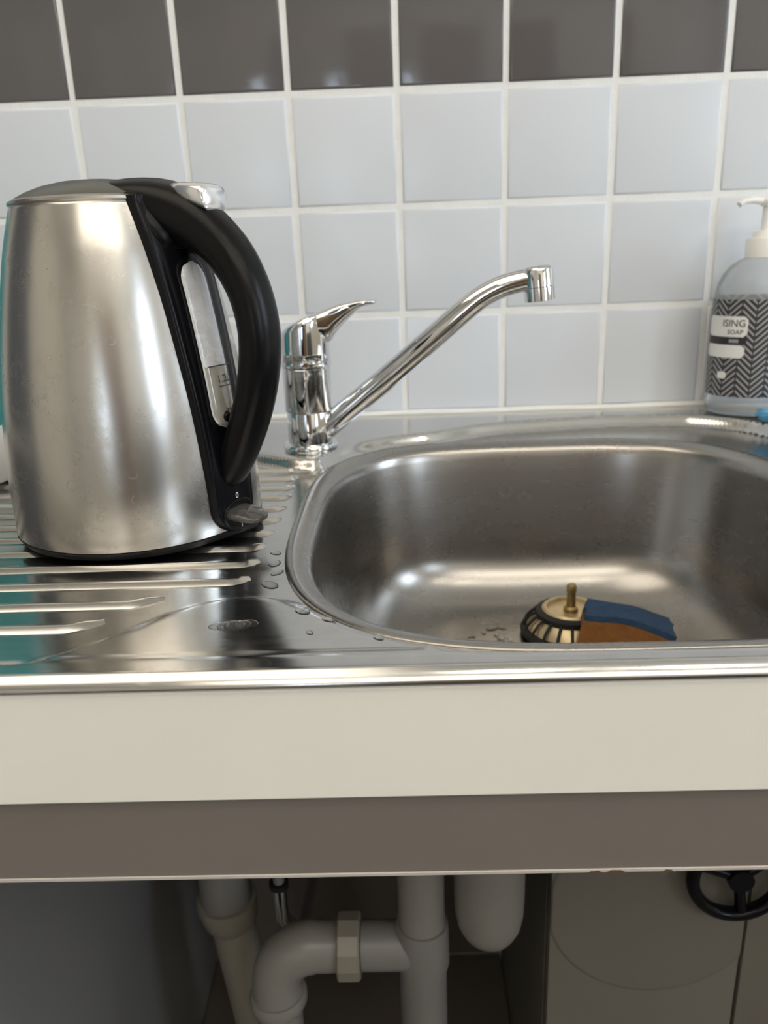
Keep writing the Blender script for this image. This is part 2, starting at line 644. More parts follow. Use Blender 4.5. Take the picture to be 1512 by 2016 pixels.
fa = empty('fascia_board', (0, -.505, DZ - .417))
tag(fa, 'taupe grey fascia board with chipped pale bottom edge below the worktop', 'fascia')
box('board', -.98, .98, FY + .003, FY + .019, DZ - .4155, WT0 - .0006, 'fascia', fa)
box('edging_strip', -.98, .98, FY + .0024, FY + .0192, DZ - .4175, DZ - .4155, 'fascia_edge', fa, .0003, 1)
for cxx, cw, ch in ((.0785, .0042, .0018), (.0878, .0052, .0022), (.1115, .0030, .0020)):
    b = bmesh.new()
    n = 9
    pts = []
    for i in range(n):
        t = i / (n - 1)
        pts.append((cxx - cw + 2 * cw * t, ch * math.sin(math.pi * t) * random.uniform(.75, 1.1)))
    vs = [b.verts.new((x, FY + .0021, DZ - .4178 + z)) for x, z in pts] + [b.verts.new((x, FY + .0060, DZ - .4178 + z * .9)) for x, z in pts]
    for i in range(n - 1):
        b.faces.new((vs[i], vs[i + 1], vs[n + i + 1], vs[n + i]))
    b.faces.new(vs[:n])
    link('chip', fix(b), 'chip', fa)

SH = DZ - 1.024
ca = empty('side_panel', (-.277, -.25, 0))
tag(ca, 'white side panel of the open cabinet left of the waste pipes', 'panel')
box('board', -.2865, -.268, -.498, -.004, 0, WT0 - .001, 'carcass', ca, .0006, 1)
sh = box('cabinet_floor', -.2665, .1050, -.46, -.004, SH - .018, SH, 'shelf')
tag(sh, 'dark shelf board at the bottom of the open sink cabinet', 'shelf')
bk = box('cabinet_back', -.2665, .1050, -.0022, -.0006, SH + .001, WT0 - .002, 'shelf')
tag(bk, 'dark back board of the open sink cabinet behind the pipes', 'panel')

cb = empty('under_sink_cabinet', (.42, -.15, 0))
tag(cb, 'cream cabinet under the bowl with a black handwheel on its front', 'cabinet')
DY = -.2935
box('body', .1065, .78, DY + .018, -.004, 0, DZ - .478, 'cream_door', cb, .001, 1)
dr = box('door', .1065, .2655, DY, DY + .017, .03, DZ - .478, 'cream_door', cb, .0012, 2)
dr2 = box('door', .2685, .60, DY, DY + .017, .03, DZ - .478, 'cream_door', cb, .0012, 2)
# soft arc shadow on the door, put into the shape as a shallow disc
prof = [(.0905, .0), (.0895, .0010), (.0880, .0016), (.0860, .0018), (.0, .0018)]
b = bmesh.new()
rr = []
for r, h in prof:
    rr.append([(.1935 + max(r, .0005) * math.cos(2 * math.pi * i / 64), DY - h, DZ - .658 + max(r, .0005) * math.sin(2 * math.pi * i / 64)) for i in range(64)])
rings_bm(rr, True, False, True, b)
# keep the shadow disc on its own door leaf
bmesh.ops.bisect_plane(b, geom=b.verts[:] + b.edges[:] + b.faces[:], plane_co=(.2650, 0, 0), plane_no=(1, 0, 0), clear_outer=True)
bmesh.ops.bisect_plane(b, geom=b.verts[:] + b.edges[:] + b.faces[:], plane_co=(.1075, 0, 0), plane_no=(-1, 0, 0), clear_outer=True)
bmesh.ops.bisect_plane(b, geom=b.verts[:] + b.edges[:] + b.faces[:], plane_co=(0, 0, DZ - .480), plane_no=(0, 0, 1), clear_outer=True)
auto_smooth(link('arc_shadow_relief', fix(b), 'cream_door', dr), 30)
# handwheel
hc = Vector((.2505, DY - .012, DZ - .6185))
b = bmesh.new()
path = [hc + Vector((.036 * math.cos(2 * math.pi * i / 48), 0, .036 * math.sin(2 * math.pi * i / 48))) for i in range(48)]
rings = []
for i, p in enumerate(path):
    rad = (p - hc).normalized()
    rings.append([p + rad * (.0052 * math.cos(2 * math.pi * k / 14)) + Vector((0, .0062 * math.sin(2 * math.pi * k / 14), 0)) for k in range(14)])
rings.append(rings[0])
rings_bm(rings, True, bm=b)
bmesh.ops.remove_doubles(b, verts=b.verts, dist=1e-5)
hw = link('handwheel', fix(b), 'black_gloss', cb, True)
hw['label'] = 'black ring handwheel'
for a in (-82, 38, 158):
    a = math.radians(a)
    tube('spoke', [hc + Vector((0, .0, 0)), hc + Vector((.0345 * math.cos(a), 0, .0345 * math.sin(a)))], [(.0045, .0038), (.0045, .0048)], 'black_gloss', hw, 12)
tube('hub', [hc + Vector((0, -.006, 0)), hc + Vector((0, .0115, 0))], .010, 'black_gloss', hw, 20)

# ------------------------------------------------------------------ sink
sink = empty('sink', (0, -.26, DZ - .3105))
tag(sink, 'stainless steel inset sink with ribbed drainer on the left', 'sink')
ZD, ZL = DZ - .3105, DZ - .3005          # recessed deck, raised back ledge
BC, BA, BB, BN = (.110, -.2990), .1805, .1945, 3.3


def bowl_pt(th, ka, kb, n=BN):
    c, s = math.cos(th), math.sin(th)
    return (BC[0] + ka * math.copysign(abs(c) ** (2 / n), c), BC[1] + kb * math.copysign(abs(s) ** (2 / n), s))


def bowl_f(x, y, ka=BA, kb=BB):
    return (abs((x - BC[0]) / ka) ** BN + abs((y - BC[1]) / kb) ** BN) ** (1 / BN)


LEDGE = smooth_path([(-1.0, -.105), (-.40, -.105), (-.22, -.112), (-.16, -.135), (-.122, -.160), (-.094, -.178), (-.068, -.182), (-.044, -.163), (-.010, -.118), (.038, -.086), (.090, -.061), (.190, -.046), (.255, -.050), (.285, -.062), (.312, -.085), (.330, -.125), (.338, -.18)], 8)
CONT = smooth_path([(-.30, -.535), (-.195, -.506), (-.165, -.494), (-.138, -.471), (-.119, -.449), (-.099, -.4370), (-.078, -.4356), (-.0555, -.450), (-.029, -.474), (.003, -.492), (.05, -.5035), (.12, -.515)], 8)


def deck_z(x, y):
    z = ZD
    # gentle fall of the drainer towards the bowl
    if x < .338:
        yl = interp(x, LEDGE)
        h = sstep(y, yl - .007, yl + .004)
    else:
        h = 1.0
    h *= sstep((bowl_f(x, y) - 1) * .19, .0070, .0150)
    h = max(h, sstep(x, .330, .342))
    z += (ZL - ZD) * h
    # raised lens-shaped panel at the front left
    yc = interp(x, CONT)
    z += .0018 * (1 - sstep(y, yc - .004, yc + .003)) * (1 - h)
    # crease that marks the flat front flange
    z -= .0006 * math.exp(-((y + .4988) / .0011) ** 2) * (1 if x < .0 else max(0, 1 - x / .02))
    if y < -.499:
        z += .0018 * sstep(-y, .499, .503) * sstep(y, yc - .004, yc + .003)
    return z


SX0, SX1 = -.78, .40
YF, YB = -.5122, -.0035
NXs, NYs = 394, 256
b = bmesh.new()
grid = {}
for i in range(NXs + 1):
    x = SX0 + (SX1 - SX0) * i / NXs
    for j in range(NYs + 1):
        y = YF + (YB - YF) * j / NYs
        f = bowl_f(x, y, BA + .004, BB + .004)
        if f < .97:
            continue
        grid[i, j] = b.verts.new((x, y, deck_z(x, y)))
for i in range(NXs):
    for j in range(NYs):
        q = [grid.get(k) for k in ((i, j), (i + 1, j), (i + 1, j + 1), (i, j + 1))]
        if all(q):
            cx = sum(v.co.x for v in q) / 4
            cy = sum(v.co.y for v in q) / 4
            if bowl_f(cx, cy, BA + .004, BB + .004) >= .995:
                b.faces.new(q)
bmesh.ops.delete(b, geom=[v for v in b.verts if not v.link_faces], context='VERTS')
# rolled front edge and the back / side returns
for e in [e for e in b.edges if e.is_boundary and all(abs(v.co.y - YF) < 1e-6 for v in e.verts)]:
    pass
fr = sorted([v for v in b.verts if abs(v.co.y - YF) < 1e-6], key=lambda v: v.co.x)
prevrow = fr
for dy, dz in ((-.0006, -.0002), (-.0046, -.0042), (-.0050, -.0050), (-.0050, -.0062), (-.0040, -.0068), (-.0010, -.0070)):
    row = [b.verts.new((v.co.x, YF + dy, min(v.co.z, ZD + .0022) + dz)) for v in fr]
    for k in range(len(fr) - 1):
        b.faces.new((prevrow[k], row[k], row[k + 1], prevrow[k + 1]))
    prevrow = row
bkv = sorted([v for v in b.verts if abs(v.co.y - YB) < 1e-6 and v.co.z > ZL - .002], key=lambda v: v.co.x)
row = [b.verts.new((v.co.x, YB, v.co.z - .006)) for v in bkv]
for k in range(len(bkv) - 1):
    b.faces.new((bkv[k], bkv[k + 1], row[k + 1], row[k]))
deck = auto_smooth(link('drainer_deck', fix(b), 'sink', sink), 28)
if deck.data.polygons[0].normal.z < 0:
    deck.data.flip_normals()

# bowl: rolled lip, wall, wide fillet, floor
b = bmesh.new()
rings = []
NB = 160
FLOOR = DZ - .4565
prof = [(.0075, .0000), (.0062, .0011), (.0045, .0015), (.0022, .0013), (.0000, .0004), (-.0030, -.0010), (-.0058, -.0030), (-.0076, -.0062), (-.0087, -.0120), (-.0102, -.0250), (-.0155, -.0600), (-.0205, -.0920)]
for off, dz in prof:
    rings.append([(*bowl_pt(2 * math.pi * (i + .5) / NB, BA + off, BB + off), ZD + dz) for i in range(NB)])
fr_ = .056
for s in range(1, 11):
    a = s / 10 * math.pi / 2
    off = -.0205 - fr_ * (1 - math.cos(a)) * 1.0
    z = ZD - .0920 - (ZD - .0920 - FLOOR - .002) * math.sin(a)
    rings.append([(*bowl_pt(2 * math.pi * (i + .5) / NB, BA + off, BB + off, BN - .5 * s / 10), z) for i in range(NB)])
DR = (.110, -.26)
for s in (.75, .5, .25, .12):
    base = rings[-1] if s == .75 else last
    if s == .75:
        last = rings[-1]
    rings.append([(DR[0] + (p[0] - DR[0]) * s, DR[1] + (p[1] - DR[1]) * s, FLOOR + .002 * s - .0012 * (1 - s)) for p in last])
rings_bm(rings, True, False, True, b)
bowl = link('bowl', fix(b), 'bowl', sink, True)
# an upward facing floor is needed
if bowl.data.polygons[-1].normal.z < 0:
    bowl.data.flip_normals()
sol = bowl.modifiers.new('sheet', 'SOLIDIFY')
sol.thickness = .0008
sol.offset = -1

# ribs of the drainer, each with a kinked tip
for i, (y, xe) in enumerate(((-0.4653, -0.1695), (-0.4393, -0.1473), (-0.4129, -0.0994), (-0.3876, -0.0984), (-0.3616, -0.0984), (-0.3362, -0.0973), (-0.3103, -0.0963), (-0.2842, -0.0963), (-0.2582, -0.0963), (-0.2328, -0.0968), (-0.207, -0.0973), (-0.1813, -0.0984), (-0.1556, -0.1695), (-0.1308, -0.2119))):
    xs = -.74
    kink = (.016, .0075) if i < 2 else (.0085, .0050)
    path = [(xs, y), (xe - .004, y), (xe, y), (xe + kink[0] * .5, y + kink[1] * .5), (xe + kink[0], y + kink[1])]
    w0, w1, h = .0056, .0018, .0021
    rings = []
    for q, (px, py) in enumerate(path):
        if q == 0:
            d = Vector((1, 0))
        elif q == len(path) - 1:
            d = Vector(path[q]) - Vector(path[q - 1])
        else:
            d = Vector(path[q + 1]) - Vector(path[q - 1])
        d = Vector(d).normalized()
        nn = Vector((-d.y, d.x))
        k = .7 if q == len(path) - 1 else 1
        hh = h * (.45 if q == len(path) - 1 else 1)
        zb = ZD - .0006
        ring = []
        for s_, z_ in ((-w0, 0), (-w1, hh), (-w1 * .4, hh + .0004 * k), (w1 * .4, hh + .0004 * k), (w1, hh), (w0, 0)):
            ring.append((px + nn.x * s_ * k, py + nn.y * s_ * k, zb + .0006 * (z_ > 0) + z_))
        rings.append(ring)
    b = bmesh.new()
    rings_bm(rings, False, bm=b)
    b.faces.new([v for v in list(b.verts)[:6]])
    b.faces.new([v for v in list(b.verts)[-6:]])
    o = link('rib', fix(b), 'sink', sink)
    auto_smooth(o, 50)

# silicone bead between steel ledge and tiles
path = [(x / 100 * (XB - XA) + XA, -.0048, ZL + .0012 + .0004 * math.sin(x * .9)) for x in range(0, 101)]
sb = tube('trim_1', path, [(.0036 + .0004 * math.sin(i * 1.7), .0032) for i in range(101)], 'silicone', None, 10)
sb['kind'] = 'structure'

# ------------------------------------------------------------------ mixer tap
TX, TY, TZ = -.0833, -.1418, ZL
tap = empty('mixer_tap', (TX, TY, TZ))
tag(tap, 'chrome single lever mixer tap with a long angled spout', 'tap')
lathe('base_flange', [(.0228, 0), (.0236, .0012), (.0236, .0032), (.0222, .0052), (.0200, .0060)], (TX, TY), 'chrome', tap, 64)
for o in tap.children:
    o.location.z += TZ


def tlathe(name, prof, mat='chrome', n=64, parent=tap):
    return lathe(name, [(r, z + TZ) for r, z in prof], (TX, TY), mat, parent, n)


tlathe('swivel_collar', [(.0190, .0055), (.0190, .0065), (.0190, .0315), (.0186, .0325), (.0178, .0328)])
tlathe('body', [(.0178, .0326), (.0196, .0330), (.0200, .0340), (.0204, .0660), (.0206, .0690), (.0198, .0702)])
tlathe('cartridge_ring', [(.0196, .0700), (.0212, .0706), (.0214, .0722), (.0212, .0748), (.0200, .0756)])
# lever housing: a drum leaning back, flowing into the flat lever
SA = math.radians(-6)
dX, dY = math.cos(SA), math.sin(SA)


def tp(u, w, z):
    """tap space: u along spout direction, w sideways, z above ledge"""
    return (TX + u * dX - w * dY, TY + u * dY + w * dX, TZ + z)


ZTOP = smooth_path([(-.0212, .0905), (-.0190, .0975), (-.0120, .1030), (-.0030, .1080), (.0270, .1190), (.0400, .1216), (.0500, .1228), (.0610, .1226)], 6)
rings = []
for z0 in (.0752, .0758, .0820, .0880):
    rings.append([tp((.0202 if z0 < .0755 else .0209) * math.cos(2 * math.pi * k / 48), (.0202 if z0 < .0755 else .0209) * math.sin(2 * math.pi * k / 48), z0) for k in range(48)])
for f_, r_ in ((.7, .0208), (.92, .0204), (1.0, .0190)):
    ring = []
    for k in range(48):
        u = r_ * math.cos(2 * math.pi * k / 48)
        ring.append(tp(u, r_ * math.sin(2 * math.pi * k / 48), .0880 + (interp(u, ZTOP) - .0012 - .0880) * f_))
    rings.append(ring)
lh = auto_smooth(link('lever_housing', fix(rings_bm(rings, True, True, True)), 'chrome', tap), 50)
# lever: wedge that flows out of the housing into a flat thumb tip (u, bottom, top, half width)
LV = []
for u, zb_, w_ in ((-.0170, .0960, .0090), (-.0100, .0960, .0150), (.0000, .0950, .0180), (.0120, .0930, .0175), (.0215, .0900, .0150), (.0270, .0965, .0138), (.0340, .1040, .0128), (.0400, .1095, .0120), (.0480, .1158, .0112), (.0550, .1182, .0104), (.0600, .1192, .0085), (.0615, .1200, .0060)):
    LV.append((u, zb_, interp(u, ZTOP) + .0004, w_))
LV = smooth_path(LV, 4)
rings = []
for u, zb_, zt_, w_ in LV:
    zc, zh = (zb_ + zt_) / 2, max(.0008, (zt_ - zb_) / 2)
    ring = []
    for k in range(36):
        an = 2 * math.pi * k / 36
        s_ = math.copysign(abs(math.sin(an)) ** .6, math.sin(an)) * zh
        # narrower underneath than on top
        nar = 1 - .28 * (0.5 - .5 * math.sin(an)) * min(1, zh / .006)
        w2 = math.copysign(abs(math.cos(an)) ** .7, math.cos(an)) * w_ * nar
        ring.append(tp(u, w2, zc + s_))
    rings.append(ring)
auto_smooth(link('lever', fix(rings_bm(rings, True, True, True)), 'chrome', tap), 50)
# spout
SPT = smooth_path([(.004, .0085), (.0300, .0300), (.0600, .0530), (.0880, .0755), (.1160, .0985), (.1330, .1125), (.1460, .1220), (.1610, .1292), (.1760, .1332), (.1890, .1352)], 6)
tube('spout', [tp(u, 0, z) for u, z in SPT], [.0102 - .0016 * i / len(SPT) for i in range(len(SPT))], 'chrome', tap, 32)
hz = Vector((dX * .985, dY * .985, .17)).normalized()
ax = Vector((.10 * dX, .10 * dY, -1)).normalized()         # outlet points down and a little forwards
c0 = Vector(tp(.1895, 0, .1445))
hd = tube('spout_head', [c0, c0 + ax * .0012, c0 + ax * .0035, c0 + ax * .0150], [.0088, .0108, .0118, .0120], 'chrome', tap, 36)
tube('aerator', [c0 + ax * .0150, c0 + ax * .0158, c0 + ax * .0162, c0 + ax * .0262, c0 + ax * .0268], [.0112, .0112, .0120, .0120, .0112], 'chrome', hd, 36)

# ------------------------------------------------------------------ kettle
KX, KY, KZ = -.1787, -.3090, DZ - .3078
kt = empty('kettle', (KX, KY, KZ))
tag(kt, 'brushed steel electric kettle with black loop handle standing on the drainer', 'kettle')
KP = [(.0, .0775), (.012, .0780), (.045, .0772), (.09, .0735), (.135, .0665), (.165, .0602), (.180, .0564), (.1970, .0512)]
KPs = smooth_path(KP, 6)


def kr(z):
    return interp(z, KPs)


AZ = math.radians(-28)


def kpt(az, r, z):
    return (KX + r * math.cos(az), KY + r * math.sin(az), KZ + z)


def khp(u, w, z):
    """handle plane: u outwards, w sideways (towards camera negative), z up"""
    return (KX + u * math.cos(AZ) - w * math.sin(AZ), KY + u * math.sin(AZ) + w * math.cos(AZ), KZ + z)


lathe('body', [(kr(.005) - .004, KZ + .0042)] + [(r, KZ + z) for z, r in KPs if z > .005] + [(.0485, KZ + .1985)], (KX, KY), 'kettle', kt, 128, ang=60)
# base with a lug under the switch
rings = []
for r, z in ((.066, 0), (.0735, .0002), (.0760, .0014), (.0782, .0050), (.0765, .0058)):
    ring = []
    for i in range(96):
        a = 2 * math.pi * i / 96
        d = math.atan2(math.sin(a - math.radians(-16)), math.cos(a - math.radians(-16)))
        ring.append(kpt(a, r + .0065 * math.exp(-(d / .16) ** 2), z))
    rings.append(ring)
auto_smooth(link('base', fix(rings_bm(rings, True, True, True)), 'black_rubber', kt), 50)
# lid
lathe('lid_rim', [(.0478, KZ + .1962), (.0512, KZ + .1970), (.0519, KZ + .1980), (.0517, KZ + .1993), (.0495, KZ + .2005), (.044, KZ + .2008)], (KX, KY), 'lid_rim', kt, 96)
lathe('lid', [(.0500, KZ + .1998), (.0475, KZ + .2016), (.0420, KZ + .2044), (.0340, KZ + .2074), (.0240, KZ + .2098), (.0120, KZ + .2112), (.0010, KZ + .2116)], (KX, KY), 'lid', kt, 96, ang=60)
# pouring spout on the far side
b = bmesh.new()
rings = []
for z, pr, hw_ in ((.150, .000, .004), (.165, .004, .009), (.180, .009, .014), (.195, .014, .018)):
    ring = []
    for k in range(13):
        t = -1 + 2 * k / 12
        a = AZ + math.pi + t * hw_ / kr(z)
        ring.append(kpt(a, kr(z) - .0005 + pr * max(0, 1 - t * t), z))
    rings.append(ring)
rings_bm(rings, False, bm=b)
link('pouring_lip', fix(b), 'kettle', kt, True)


# black spine panel
def hwid(z):
    w = interp(z, [(0, .0185), (.03, .0195), (.07, .0210), (.11, .0228), (.15, .0240), (.18, .0255), (.2, .0262)])
    if z < .021:
        q = (.021 - z) / .0165
        w *= math.sqrt(max(0.0, 1 - q * q)) * .999 + .001
    return w


def spine(s, z, lift=0.0):
    w = hwid(z)
    a = AZ + s * w / kr(z)
    e = max(0.0, (abs(s) - .80) / .20)
    r = kr(z) + .0042 - .0050 * e * e - .0004 * math.exp(-((abs(s) - .74) / .05) ** 2)
    return kpt(a, r + lift, z)


b = bmesh.new()
rings = []
NZ = 90
for i in range(NZ + 1):
    z = .0046 + (.1995 - .0046) * i / NZ
    rings.append([spine(-1 + 2 * k / 40, z) for k in range(41)])
rings_bm(rings, False, bm=b)
auto_smooth(link('spine_panel', fix(b), 'black_gloss', kt), 55)

# water gauge
GA = AZ + math.radians(-1.0)


def gpt(x, z, lift):
    return kpt(GA + x / kr(z), kr(z) + .0042 + lift, z)


def capsule(z0, z1, hw_, round0, round1, lift, mat, name, parent, n=30):
    rings = []
    for i in range(n + 1):
        z = z0 + (z1 - z0) * i / n
        w = hw_
        for (rd, zz, sgn) in ((round0, z0, 1), (round1, z1, -1)):
            if rd:
                q = (z - zz) * sgn
                if q < rd:
                    w = min(w, hw_ * math.sqrt(max(0.0004, 1 - ((rd - q) / rd) ** 2)))
        rings.append([gpt(w * t, z, lift * (1 - (abs(t)) ** 4) - .0004 * (abs(t) > .99)) for t in (-1, -.9, -.7, -.35, 0, .35, .7, .9, 1)])
    return auto_smooth(link(name, fix(rings_bm(rings, False)), mat, parent), 60)


capsule(.0655, .1685, .0120, .013, .013, .0006, 'black_plastic', 'gauge_bezel', kt)
gz = capsule(.0695, .1645, .0100, .011, .011, .0022, 'gauge', 'water_gauge', kt, 40)
gz['label'] = 'clear water level window'
capsule(.0701, .1060, .0094, .0105, 0, .0031, 'gauge_water', 'water_column', gz, 20)


def gtxt(zc, xc, lift=.0036):
    return lambda u, v: gpt(xc + u, zc + v, lift)


text_on('capacity_mark', '1.2L', .0062, gtxt(.0985, .0015), 'print_grey', gz)
b = bmesh.new()
for zc, x0_, x1_, t_ in ((.0945, -.0035, .0060, .00025), (.1062, -.0080, .0080, .00035)):
    vs = [b.verts.new(gpt(x, z, .0037)) for x, z in ((x0_, zc - t_), (x1_, zc - t_), (x1_, zc + t_), (x0_, zc + t_))]
    b.faces.new(vs)
link('level_line', b, 'print_grey', gz)
text_on('minimum_mark', 'MIN', .0042, gtxt(.0800, .0035), 'print_grey', gz)
# float bead at the foot of the gauge
b = bmesh.new()
bmesh.ops.create_uvsphere(b, u_segments=16, v_segments=10, radius=.0038, matrix=Matrix.Translation(gpt(-.0005, .0765, .0015)))
link('float_bead', b, 'black_plastic', gz, True)

# switch: round hollow, tongue of smoky plastic, printed marks
rings = []
for r, l in ((.0128, .0004), (.0122, .0008), (.0116, .0004), (.0100, -.0003), (.001, -.0006)):
    ring = []
    for k in range(36):
        a = 2 * math.pi * k / 36
        z = .0172 + r * .62 * math.sin(a)
        ring.append(kpt(AZ + (r * math.cos(a)) / kr(z), kr(z) + .0042 + l, z))
    rings.append(ring)
sw = auto_smooth(link('switch_recess', fix(rings_bm(rings, True, False, True)), 'black_plastic', kt), 60)
rings = []
for u, hw_, hz_, z in ((kr(.02) + .0020, .0110, .0042, .0168), (kr(.02) + .0080, .0114, .0042, .0163), (kr(.02) + .0150, .0104, .0034, .0154), (kr(.02) + .0200, .0082, .0024, .0147), (kr(.02) + .0220, .0048, .0013, .0144)):
    rings.append([khp(u, hw_ * math.cos(2 * math.pi * k / 28), z + hz_ * math.copysign(abs(math.sin(2 * math.pi * k / 28)) ** .7, math.sin(2 * math.pi * k / 28))) for k in range(28)])
so = auto_smooth(link('switch_lever', fix(rings_bm(rings, True, True, True)), 'clear_grey', kt), 45)
so['label'] = 'smoky clear plastic rocker switch'
text_on('off_mark', '0', .0052, lambda u, v: kpt(AZ + (u - .001) / kr(.0275), kr(.0275 + v) + .0047, .0275 + v), 'print_white', kt)
text_on('on_mark', 'I', .0040, lambda u, v: kpt(AZ + (u + .001) / kr(.009), kr(.0080 + v) + .0047, .0080 + v), 'print_white', kt)

# loop handle: (u, z, half thickness in plane, half width)
HN = [(.0120, .2030, .0050, .0250), (.0200, .2020, .0075, .0252), (.0330, .1990, .0115, .0240), (.0480, .1945, .0145, .0200), (.0640, .1878, .0152, .0162), (.0800, .1785, .0140, .0140), (.0945, .1655, .0122, .0132), (.1045, .1480, .0110, .0128), (.1088, .1290, .0105, .0127), (.1080, .1110, .0105, .0127), (.1028, .0900, .0105, .0126), (.0940, .0690, .0104, .0124), (.0840, .0500, .0098, .0116), (.0775, .0390, .0078, .0095), (.0740, .0335, .0035, .0045)]
HN = smooth_path(HN, 6)
rings = []
for i, (u, z, a_, w_) in enumerate(HN):
    p, q = HN[max(0, i - 1)], HN[min(len(HN) - 1, i + 1)]
    t = Vector((q[0] - p[0], q[1] - p[1])).normalized()
    nn = Vector((-t.y, t.x)) * -1          # towards the inside of the loop
    if nn.x > 0 and t.y < -.5:
        nn = -nn
    nn = Vector((t.y, -t.x))
    ring = []
    for k in range(32):
        an = 2 * math.pi * k / 32
        s_ = math.copysign(abs(math.cos(an)) ** .85, math.cos(an)) * a_
        v_ = math.copysign(abs(math.sin(an)) ** .85, math.sin(an)) * w_
        # a shallow seam groove where grip and inner shell meet
        g = 1.0 - .03 * (abs(math.cos(an) - .30) < .10)
        ring.append(khp(u + nn.x * s_ * g, v_ * g, z + nn.y * s_ * g))
    rings.append(ring)
hd = auto_smooth(link('handle', fix(rings_bm(rings, True, True, True)), 'black_plastic', kt), 60)
# web that ties the handle root to the spine
rings = []
for z, u0, u1, w_ in ((.2018, .014, .048, .0215), (.2010, .010, .052, .0240), (.1985, .010, .0540, .0248), (.1920, .014, .0570, .0242), (.1850, .020, .0610, .0230), (.1790, .030, .0640, .0212), (.1730, .040, .0640, .0185), (.1680, .047, .0612, .0150)):
    uc, ua = (u0 + u1) / 2, (u1 - u0) / 2
    ring = []
    for k in range(40):
        c_, s_ = math.cos(2 * math.pi * k / 40), math.sin(2 * math.pi * k / 40)
        ring.append(khp(uc + ua * math.copysign(abs(c_) ** .6, c_), w_ * math.copysign(abs(s_) ** .6, s_) * (1 - .0 * c_), z))
    rings.append(ring)
auto_smooth(link('handle_root', fix(rings_bm(rings, True, True, True)), 'black_plastic', kt), 60)
# silver lid button on the shoulder of the handle
rings = []
for u, zt, zb_, w_ in ((.0590, .2042, .2000, .0040), (.0620, .2056, .1985, .0078), (.0690, .2056, .1955, .0100), (.0770, .2048, .1930, .0108), (.0835, .2040, .1905, .0108), (.0862, .2028, .1893, .0100), (.0870, .2010, .1900, .0085)):
    zc, zh = (zt + zb_) / 2, (zt - zb_) / 2
    rings.append([khp(u, w_ * math.copysign(abs(math.cos(2 * math.pi * k / 28)) ** .6, math.cos(2 * math.pi * k / 28)), zc + zh * math.copysign(abs(math.sin(2 * math.pi * k / 28)) ** .6, math.sin(2 * math.pi * k / 28))) for k in range(28)])
lb = auto_smooth(link('lid_button', fix(rings_bm(rings, True, True, True)), 'satin_chrome', kt), 45)
lb['label'] = 'silver lid release button'

# ------------------------------------------------------------------ teal jug beside the kettle
JX, JY, JZ = -.372, -.195, ZD + .0030
jg = empty('jug', (JX, JY, JZ))
tag(jg, 'teal plastic jug with white base at the left edge behind the kettle', 'jug')
lathe('base', [(.040, JZ), (.050, JZ + .002), (.0575, JZ + .010), (.0600, JZ + .024), (.0590, JZ + .040), (.0555, JZ + .0475)], (JX, JY), 'white_plastic', jg, 64)
lathe('body', [(.0550, JZ + .0475), (.0555, JZ + .052), (.0530, JZ + .075), (.0480, JZ + .105), (.0440, JZ + .135), (.0410, JZ + .170), (.0395, JZ + .205), (.0385, JZ + .222), (.0360, JZ + .222), (.0350, JZ + .205), (.0370, JZ + .150)], (JX, JY), 'teal', jg, 64, True, False)
tube('handle', [Vector((JX - .038, JY, JZ + .200)), Vector((JX - .065, JY, JZ + .198)), Vector((JX - .080, JY, JZ + .175)), Vector((JX - .080, JY, JZ + .130)), Vector((JX - .066, JY, JZ + .095)), Vector((JX - .047, JY, JZ + .090))], .007, 'teal', jg, 14)

# ------------------------------------------------------------------ soap bottle on the back ledge
BX, BY, BZ = .3325, -.0445, ZL + .0006
bt = empty('soap_bottle', (BX, BY, BZ))
tag(bt, 'clear pump soap bottle with black and grey chevron label against the tiles', 'bottle')
RX, RY = .0400, .0345


def epro(k, z):
    return [(BX + RX * k * math.cos(2 * math.pi * i / 72), BY + RY * k * math.sin(2 * math.pi * i / 72), BZ + z) for i in range(72)]


rings = [epro(k, z) for k, z in ((.80, .0), (.93, .0008), (.985, .004), (1, .010), (1, .106), (.985, .112), (.94, .120), (.85, .128), (.70, .1355), (.52, .1405), (.40, .1425), (.36, .1440))]
auto_smooth(link('bottle_body', fix(rings_bm(rings, True, True, True)), 'soap_clear', bt), 60)
# wrap-around label
b = bmesh.new()
uvl = b.loops.layers.uv.new('UVMap')
NL = 96
per = 0.0
us = [0.0]
pts = [(BX + (RX + .0004) * math.cos(2 * math.pi * i / NL), BY + (RY + .0004) * math.sin(2 * math.pi * i / NL)) for i in range(NL + 1)]
for i in range(NL):
    per += math.dist(pts[i], pts[i + 1])
    us.append(per)
lo, hi = BZ + .0185, BZ + .1065
v0 = [b.verts.new((*p, lo)) for p in pts]
v1 = [b.verts.new((*p, hi)) for p in pts]
for i in range(NL):
    f = b.faces.new((v0[i], v0[i + 1], v1[i + 1], v1[i]))
    for lp, (u, v) in zip(f.loops, ((us[i], 0), (us[i + 1], 0), (us[i + 1], hi - lo), (us[i], hi - lo))):
        lp[uvl].uv = (u, v)
lb = link('label', b, 'chevron', bt, True)


def bpt(u, z, lift=.0008):
    """label space: u metres right of the left-front meridian"""
    a = math.radians(-137) + u / .0385
    return (BX + (RX + lift) * math.cos(a), BY + (RY + lift) * math.sin(a), BZ + z)


def bpatch(name, u0, u1, z0, z1, mat, lift, rad=0.0):
    b = bmesh.new()
    rows = []
    n = 14
    for i in range(n + 1):
        u = u0 + (u1 - u0) * i / n
        dd = 0.0
        q = min(u - u0, u1 - u)
        if rad and q < rad:
            dd = rad - math.sqrt(max(0, rad * rad - (rad - q) ** 2))
        rows.append([bpt(u, z0 + dd, lift), bpt(u, z1 - dd, lift)])
    rings_bm(rows, False, bm=b)
    return link(name, fix(b), mat, lb, True)


